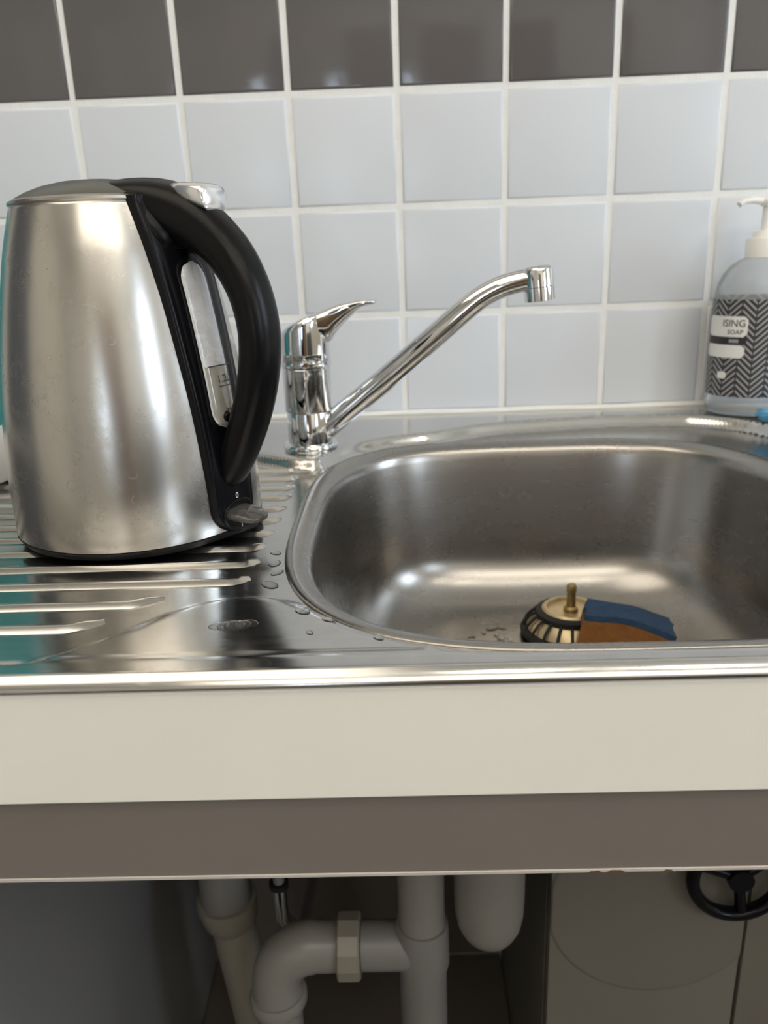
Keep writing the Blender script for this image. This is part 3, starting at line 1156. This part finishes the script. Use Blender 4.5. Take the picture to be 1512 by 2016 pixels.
bpatch('name_panel', -.034, .0110, .0735, .0920, 'label_white', .0009, .003)
bpatch('text_band', -.034, .0110, .0665, .0733, 'label_black', .0009)
bpatch('text_panel', -.034, .0100, .0545, .0662, 'label_white', .0009, .003)
bpatch('badge', -.014, -.004, .0350, .0415, 'label_white', .0009, .003)
text_on('brand_text', 'ISING', .0088, lambda u, v: bpt(-.0015 + u, .0855 + v, .0013), 'label_black', lb)
text_on('kind_text', 'SOAP', .0058, lambda u, v: bpt(.0005 + u, .0778 + v, .0013), 'label_black', lb)
text_on('band_text', 'IIIIIIII', .0044, lambda u, v: bpt(.000 + u, .0698 + v, .0013), 'print_white', lb)
lathe('collar', [(.0158, BZ + .1415), (.0165, BZ + .1420), (.0165, BZ + .1580), (.0158, BZ + .1592), (.0118, BZ + .1594), (.0112, BZ + .1640), (.0104, BZ + .1652), (.004, BZ + .1655)], (BX, BY), 'pump_white', bt, 48)
lathe('pump_stem', [(.0052, BZ + .1650), (.0050, BZ + .1880)], (BX, BY), 'pump_white', bt, 24)
ph = lathe('pump_head', [(.0060, BZ + .1860), (.0092, BZ + .1880), (.0098, BZ + .1905), (.0090, BZ + .1925), (.003, BZ + .1932)], (BX, BY), 'pump_white', bt, 32)
tube('nozzle', [Vector((BX - .004, BY, BZ + .1900)), Vector((BX - .016, BY - .002, BZ + .1915)), Vector((BX - .0245, BY - .003, BZ + .1908)), Vector((BX - .0285, BY - .0035, BZ + .1880))], [(.0055, .0034), (.0048, .0030), (.0040, .0028), (.0036, .0026)], 'pump_white', ph, 16)

# blue cloth lying at the right of the ledge
b = bmesh.new()
bmesh.ops.create_icosphere(b, subdivisions=4, radius=1)
for v in b.verts:
    c = v.co.copy()
    k = 1 + .16 * math.sin(7 * c.x + 3 * c.z) + .12 * math.sin(11 * c.y + 5 * c.x) + .08 * math.sin(17 * c.z + 9 * c.x)
    v.co = Vector((c.x * .034 * k, c.y * .020 * k, c.z * .011 * k))
    v.co.z += .010 * max(0, 1 + v.co.x / .034) * .5
mn = min(v.co.z for v in b.verts)
for v in b.verts:
    if v.co.z < mn * .45:
        v.co.z = mn * .45
    v.co += Vector((.3530, -.1075, ZL - mn * .45 + .0006))
cl = link('dishcloth', fix(b), 'cloth', None, True)
tag(cl, 'crumpled bright blue dishcloth on the steel ledge by the soap bottle', 'cloth')

# ------------------------------------------------------------------ basket strainer and sponge in the bowl
QX, QY, QZ = .1335, -.2020, FLOOR + .0026
st = empty('basket_strainer', (QX, QY, QZ))
tag(st, 'upturned brass-coloured basket strainer with upright stem in the bowl', 'strainer')
lathe('rim', [(.0380, QZ), (.0412, QZ + .0010), (.0418, QZ + .0035), (.0408, QZ + .0055), (.0385, QZ + .0062)], (QX, QY), 'black_rubber', st, 48)
lathe('inner_cup', [(.0372, QZ + .0040), (.0340, QZ + .0110), (.0270, QZ + .0168)], (QX, QY), 'strainer', st, 48)
for k in range(20):
    a = 2 * math.pi * (k + .5) / 20
    p = []
    for r, z in ((.0393, .0048), (.0375, .0095), (.0335, .0140), (.0285, .0175)):
        p.append(Vector((QX + r * math.cos(a), QY + r * math.sin(a), QZ + z)))
    tube('bar', p, [(.0013, .0013)] * 4, 'black_rubber', st, 8)
lathe('seal', [(.0262, QZ + .0150), (.0292, QZ + .0168), (.0288, QZ + .0205), (.0245, QZ + .0222), (.0215, QZ + .0215)], (QX, QY), 'black_rubber', st, 48, True, False)
lathe('top_ring', [(.0235, QZ + .0195), (.0240, QZ + .0225), (.0222, QZ + .0240), (.0200, QZ + .0232), (.0190, QZ + .0205), (.004, QZ + .0200)], (QX, QY), 'strainer', st, 48)
lathe('stem', [(.0062, QZ + .0195), (.0058, QZ + .0230), (.0040, QZ + .0245), (.0036, QZ + .0370), (.0042, QZ + .0375), (.0042, QZ + .0425), (.0034, QZ + .0440)], (QX, QY), 'brass', st, 24)

spg = empty('sponge', (.168, -.232, FLOOR))
tag(spg, 'worn orange sponge with dark blue scouring side leaning on the strainer', 'sponge')


def sponge_slab(name, t0, t1, mat, shrink):
    b = bmesh.new()
    bmesh.ops.create_grid(b, x_segments=22, y_segments=14, size=1)
    top = b.verts[:]
    g = bmesh.ops.duplicate(b, geom=b.faces[:] + b.edges[:] + b.verts[:])
    low = [x for x in g['geom'] if isinstance(x, bmesh.types.BMVert)]
    L_, W_ = .0345 - shrink, .020 - shrink

    def wave(x, y):
        return .0022 * math.sin(2.6 * x + 1.2) + .0012 * math.sin(4 * y + 2 * x)
    for v in top:
        x, y = v.co.x, v.co.y
        v.co = Vector((x * L_ * (1 + .03 * math.sin(5 * y)), y * W_ * (1 + .03 * math.sin(6 * x)), t1 + wave(x, y)))
    for v in low:
        x, y = v.co.x, v.co.y
        v.co = Vector((x * L_ * (1 + .03 * math.sin(5 * y)), y * W_ * (1 + .03 * math.sin(6 * x)), t0 + wave(x, y)))
    be = [e for e in b.edges if e.is_boundary]
    bmesh.ops.bridge_loops(b, edges=be)
    fix(b)
    Rm = Matrix.Rotation(math.radians(-14), 4, 'Z') @ Matrix.Rotation(math.radians(10), 4, 'Y') @ Matrix.Rotation(math.radians(-5), 4, 'X')
    bmesh.ops.transform(b, matrix=Matrix.Translation((.1680, -.2385, FLOOR + .0138)) @ Rm, verts=b.verts)
    return auto_smooth(link(name, b, mat, spg), 50)


sponge_slab('foam', -.0060, .0165, 'sponge', 0)
sponge_slab('scouring_pad', .0166, .0215, 'scourer', .0006)

# water drops on the bowl floor, too many to tell apart
b = bmesh.new()


def drop(x, y, z, r, el, flat, rot):
    mtx = Matrix.Translation((x, y, z)) @ Matrix.Rotation(rot, 4, 'Z') @ Matrix.Diagonal((r * el, r, r * flat, 1))
    bmesh.ops.create_uvsphere(b, u_segments=14, v_segments=8, radius=1, matrix=mtx)


for k in range(70):
    x = random.uniform(.0, .245)
    y = random.uniform(-.222, -.184)
    if abs(x - QX) < .045 and abs(y - QY) < .05:
        continue
    if .12 < x < .225 and y < -.19:
        continue
    drop(x, y, FLOOR + .0020, random.uniform(.0014, .0040), random.uniform(1, 1.9), .34, random.uniform(0, 3))
wd = link('water_drops', b, 'water', None, True)
tag(wd, 'scattered water drops on the floor of the steel bowl', 'water drops', kind='stuff')
b = bmesh.new()
for x, y, r in ((-.0780, -.4180, .0040), (-.0765, -.4010, .0030), (-.0800, -.3870, .0035), (-.0820, -.3700, .0028), (-.0560, -.4560, .0030), (-.0420, -.4660, .0024), (-.0180, -.4860, .0020), (-.0500, -.4790, .0016)):
    drop(x, y, ZD + .0018 * (y < -.45) + .0001, r, 1.6, .05, random.uniform(0, 3))
for dx_, dy_, r in ((0, 0, .0060), (.0065, .0015, .0050), (-.0060, .0002, .0045), (.0030, .0004, .0056)):
    drop(-.0880 + dx_, -.4700 + dy_, ZD + .0018, r, 1.2, .02, .1)
wd = link('water_drops', b, 'water', None, True)
tag(wd, 'thin water spots on the drainer between ribs and bowl', 'water drops', kind='stuff')

# ------------------------------------------------------------------ waste pipes under the sink
wp = empty('waste_pipe', (0, -.31, SH))
tag(wp, 'white plastic waste pipe tee with elbow and union nut under the bowl', 'pipe')
px, py = .0003, -.312
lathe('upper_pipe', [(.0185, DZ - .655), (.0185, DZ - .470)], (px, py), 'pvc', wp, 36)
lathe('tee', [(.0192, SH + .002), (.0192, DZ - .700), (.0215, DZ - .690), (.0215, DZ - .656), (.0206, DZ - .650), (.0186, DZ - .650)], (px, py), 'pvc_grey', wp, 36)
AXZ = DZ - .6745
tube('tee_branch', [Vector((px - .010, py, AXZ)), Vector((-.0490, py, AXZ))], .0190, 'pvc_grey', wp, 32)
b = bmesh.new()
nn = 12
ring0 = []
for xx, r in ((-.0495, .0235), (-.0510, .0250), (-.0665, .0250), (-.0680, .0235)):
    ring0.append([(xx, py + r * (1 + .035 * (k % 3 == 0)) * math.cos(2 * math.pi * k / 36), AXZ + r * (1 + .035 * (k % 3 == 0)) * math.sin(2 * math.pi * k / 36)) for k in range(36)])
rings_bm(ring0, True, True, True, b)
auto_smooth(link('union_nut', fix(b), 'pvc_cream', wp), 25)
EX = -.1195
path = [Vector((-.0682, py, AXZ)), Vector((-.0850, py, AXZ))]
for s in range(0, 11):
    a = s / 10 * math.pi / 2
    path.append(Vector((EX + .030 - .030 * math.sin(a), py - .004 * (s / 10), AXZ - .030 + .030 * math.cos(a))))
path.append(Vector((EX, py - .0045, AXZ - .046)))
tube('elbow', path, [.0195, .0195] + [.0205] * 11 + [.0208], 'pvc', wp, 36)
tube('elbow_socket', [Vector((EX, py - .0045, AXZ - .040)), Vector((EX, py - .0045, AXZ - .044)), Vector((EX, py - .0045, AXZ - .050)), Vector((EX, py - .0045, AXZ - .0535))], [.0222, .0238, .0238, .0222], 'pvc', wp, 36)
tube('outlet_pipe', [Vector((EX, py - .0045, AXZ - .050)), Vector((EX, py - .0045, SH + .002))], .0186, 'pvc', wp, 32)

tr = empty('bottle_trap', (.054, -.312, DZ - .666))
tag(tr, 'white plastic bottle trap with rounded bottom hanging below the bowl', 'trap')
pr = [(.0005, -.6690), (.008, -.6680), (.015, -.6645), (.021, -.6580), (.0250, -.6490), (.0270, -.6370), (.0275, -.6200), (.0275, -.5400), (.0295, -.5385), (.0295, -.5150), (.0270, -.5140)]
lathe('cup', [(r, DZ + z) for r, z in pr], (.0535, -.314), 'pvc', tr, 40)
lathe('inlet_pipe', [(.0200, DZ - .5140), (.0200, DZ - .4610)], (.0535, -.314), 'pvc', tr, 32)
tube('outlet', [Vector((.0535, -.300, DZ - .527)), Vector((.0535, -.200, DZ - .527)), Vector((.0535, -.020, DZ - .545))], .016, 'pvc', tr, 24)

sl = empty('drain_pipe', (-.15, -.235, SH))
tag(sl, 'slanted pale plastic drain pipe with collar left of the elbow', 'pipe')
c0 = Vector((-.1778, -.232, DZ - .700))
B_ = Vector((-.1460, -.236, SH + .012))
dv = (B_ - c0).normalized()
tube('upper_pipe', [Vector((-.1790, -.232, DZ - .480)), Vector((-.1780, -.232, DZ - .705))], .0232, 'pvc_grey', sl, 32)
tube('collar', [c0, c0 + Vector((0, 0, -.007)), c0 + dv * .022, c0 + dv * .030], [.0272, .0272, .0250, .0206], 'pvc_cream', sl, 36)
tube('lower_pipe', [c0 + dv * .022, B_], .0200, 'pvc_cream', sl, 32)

hs = empty('supply_hose', (-.121, -.27, DZ - .66))
tag(hs, 'thin chrome water supply hose hanging behind the waste pipes', 'hose')
tube('hose', [Vector((-.121, -.265, DZ - .48)), Vector((-.121, -.267, DZ - .652))], .0048, 'pvc_grey', hs, 14)
tube('ferrule', [Vector((-.121, -.267, DZ - .651)), Vector((-.121, -.267, DZ - .656))], .0085, 'black_rubber', hs, 18)
tube('chrome_tail', [Vector((-.121, -.267, DZ - .656)), Vector((-.121, -.266, DZ - .690)), Vector((-.117, -.20, DZ - .78)), Vector((-.115, -.012, DZ - .80))], .0062, 'chrome', hs, 16)

# ------------------------------------------------------------------ room behind the camera (seen in the reflections)
dor = empty('door_1', (.25, R_['y0'], 0))
dor['kind'] = 'structure'
box('leaf', -.18, .68, R_['y0'] + .001, R_['y0'] + .04, .005, 2.02, 'wood', dor, .002, 1)
bmf = bmesh.new()
box_bm(-.26, -.185, R_['y0'] + .001, R_['y0'] + .055, 0, 2.10, bm=bmf)
box_bm(.685, .76, R_['y0'] + .001, R_['y0'] + .055, 0, 2.10, bm=bmf)
box_bm(-.185, .685, R_['y0'] + .001, R_['y0'] + .055, 2.025, 2.10, bm=bmf)
link('frame', bmf, 'frame', dor)
tube('door_handle', [Vector((.62, R_['y0'] + .04, 1.02)), Vector((.62, R_['y0'] + .09, 1.02)), Vector((.51, R_['y0'] + .095, 1.02))], .010, 'chrome', dor, 14)

tc = empty('tall_cupboard', (-1.2, -2.8, 0))
tag(tc, 'tall white cupboard against the far wall behind the photographer', 'cupboard')
box('body', -1.69, -1.24, R_['y0'] + .002, R_['y0'] + .58, .002, 2.08, 'tall_white', tc, .002, 1)
for a, b_ in ((-1.685, -1.245),):
    d_ = box('door', a, b_, R_['y0'] + .581, R_['y0'] + .60, .08, 2.07, 'tall_white', tc, .002, 1)
dk = empty('dark_sideboard', (1.3, -2.8, 0))
tag(dk, 'dark brown sideboard against the far wall behind the photographer', 'sideboard')
box('body', .86, 1.80, R_['y0'] + .002, R_['y0'] + .45, .002, .92, 'dark_cab', dk, .002, 1)
box('door', .865, 1.327, R_['y0'] + .451, R_['y0'] + .47, .06, .90, 'dark_cab', dk, .002, 1)
box('door', 1.333, 1.795, R_['y0'] + .451, R_['y0'] + .47, .06, .90, 'dark_cab', dk, .002, 1)

tu = empty('added_tall_unit', (-1.45, -.3, 0))  # unseen unit, added so the kettle's left edge reflects something dark
tag(tu, 'tall slate grey unit added outside the frame to darken the kettle reflection', 'cupboard')
box('body', -1.69, -1.13, -.60, -.003, .002, 2.1, 'slate', tu, .002, 1)
box('door', -1.685, -1.135, -.621, -.601, .10, 2.09, 'slate', tu, .002, 1)

# big ceiling luminaire on the drainer side, small downlights in a row
pl = empty('ceiling_panel', (-.66, -.95, R_['z1']))
tag(pl, 'large square warm ceiling luminaire above the drainer', 'lamp')
box('diffuser', -1.23, -.09, -1.50, -.42, R_['z1'] - .035, R_['z1'] - .006, 'panel', pl)
bmf = bmesh.new()
for a_ in ((-1.26, -1.232, -1.53, -.39), (-.088, -.06, -1.53, -.39), (-1.232, -.088, -1.53, -1.502), (-1.232, -.088, -.418, -.39)):
    box_bm(*a_, R_['z1'] - .045, R_['z1'] - .001, bm=bmf)
link('frame', bmf, 'lamp_ring', pl)
pl = empty('ceiling_panel', (.3, -2.2, R_['z1']))  # second panel, added behind the camera as frontal fill light
tag(pl, 'long warm ceiling fill panel added for frontal light near the wooden door', 'lamp')
box('diffuser', -.60, 1.20, -2.60, -1.75, R_['z1'] - .035, R_['z1'] - .006, 'fill_panel', pl)
bmf = bmesh.new()
for a_ in ((-.63, -.602, -2.63, -1.72), (1.202, 1.23, -2.63, -1.72), (-.602, 1.202, -2.63, -2.602), (-.602, 1.202, -1.748, -1.72)):
    box_bm(*a_, R_['z1'] - .045, R_['z1'] - .001, bm=bmf)
link('frame', bmf, 'lamp_ring', pl)
for lx, ly, wd_ in ((.25, -1.25, 'nearest the square luminaire'), (.75, -1.25, 'in the middle of the row'), (1.25, -1.25, 'nearest the window')):
    lp = empty('ceiling_lamp', (lx, ly, R_['z1']))
    tag(lp, 'round warm ceiling downlight ' + wd_, 'lamp', 'ceiling downlights')
    lathe('lamp_ring', [(.105, R_['z1'] - .0005), (.105, R_['z1'] - .012), (.095, R_['z1'] - .018), (.088, R_['z1'] - .012)], (lx, ly), 'lamp_ring', lp, 32, False, False)
    lathe('diffuser', [(.088, R_['z1'] - .011), (.0875, R_['z1'] - .013), (.001, R_['z1'] - .014)], (lx, ly), 'lamp', lp, 32, False, True)
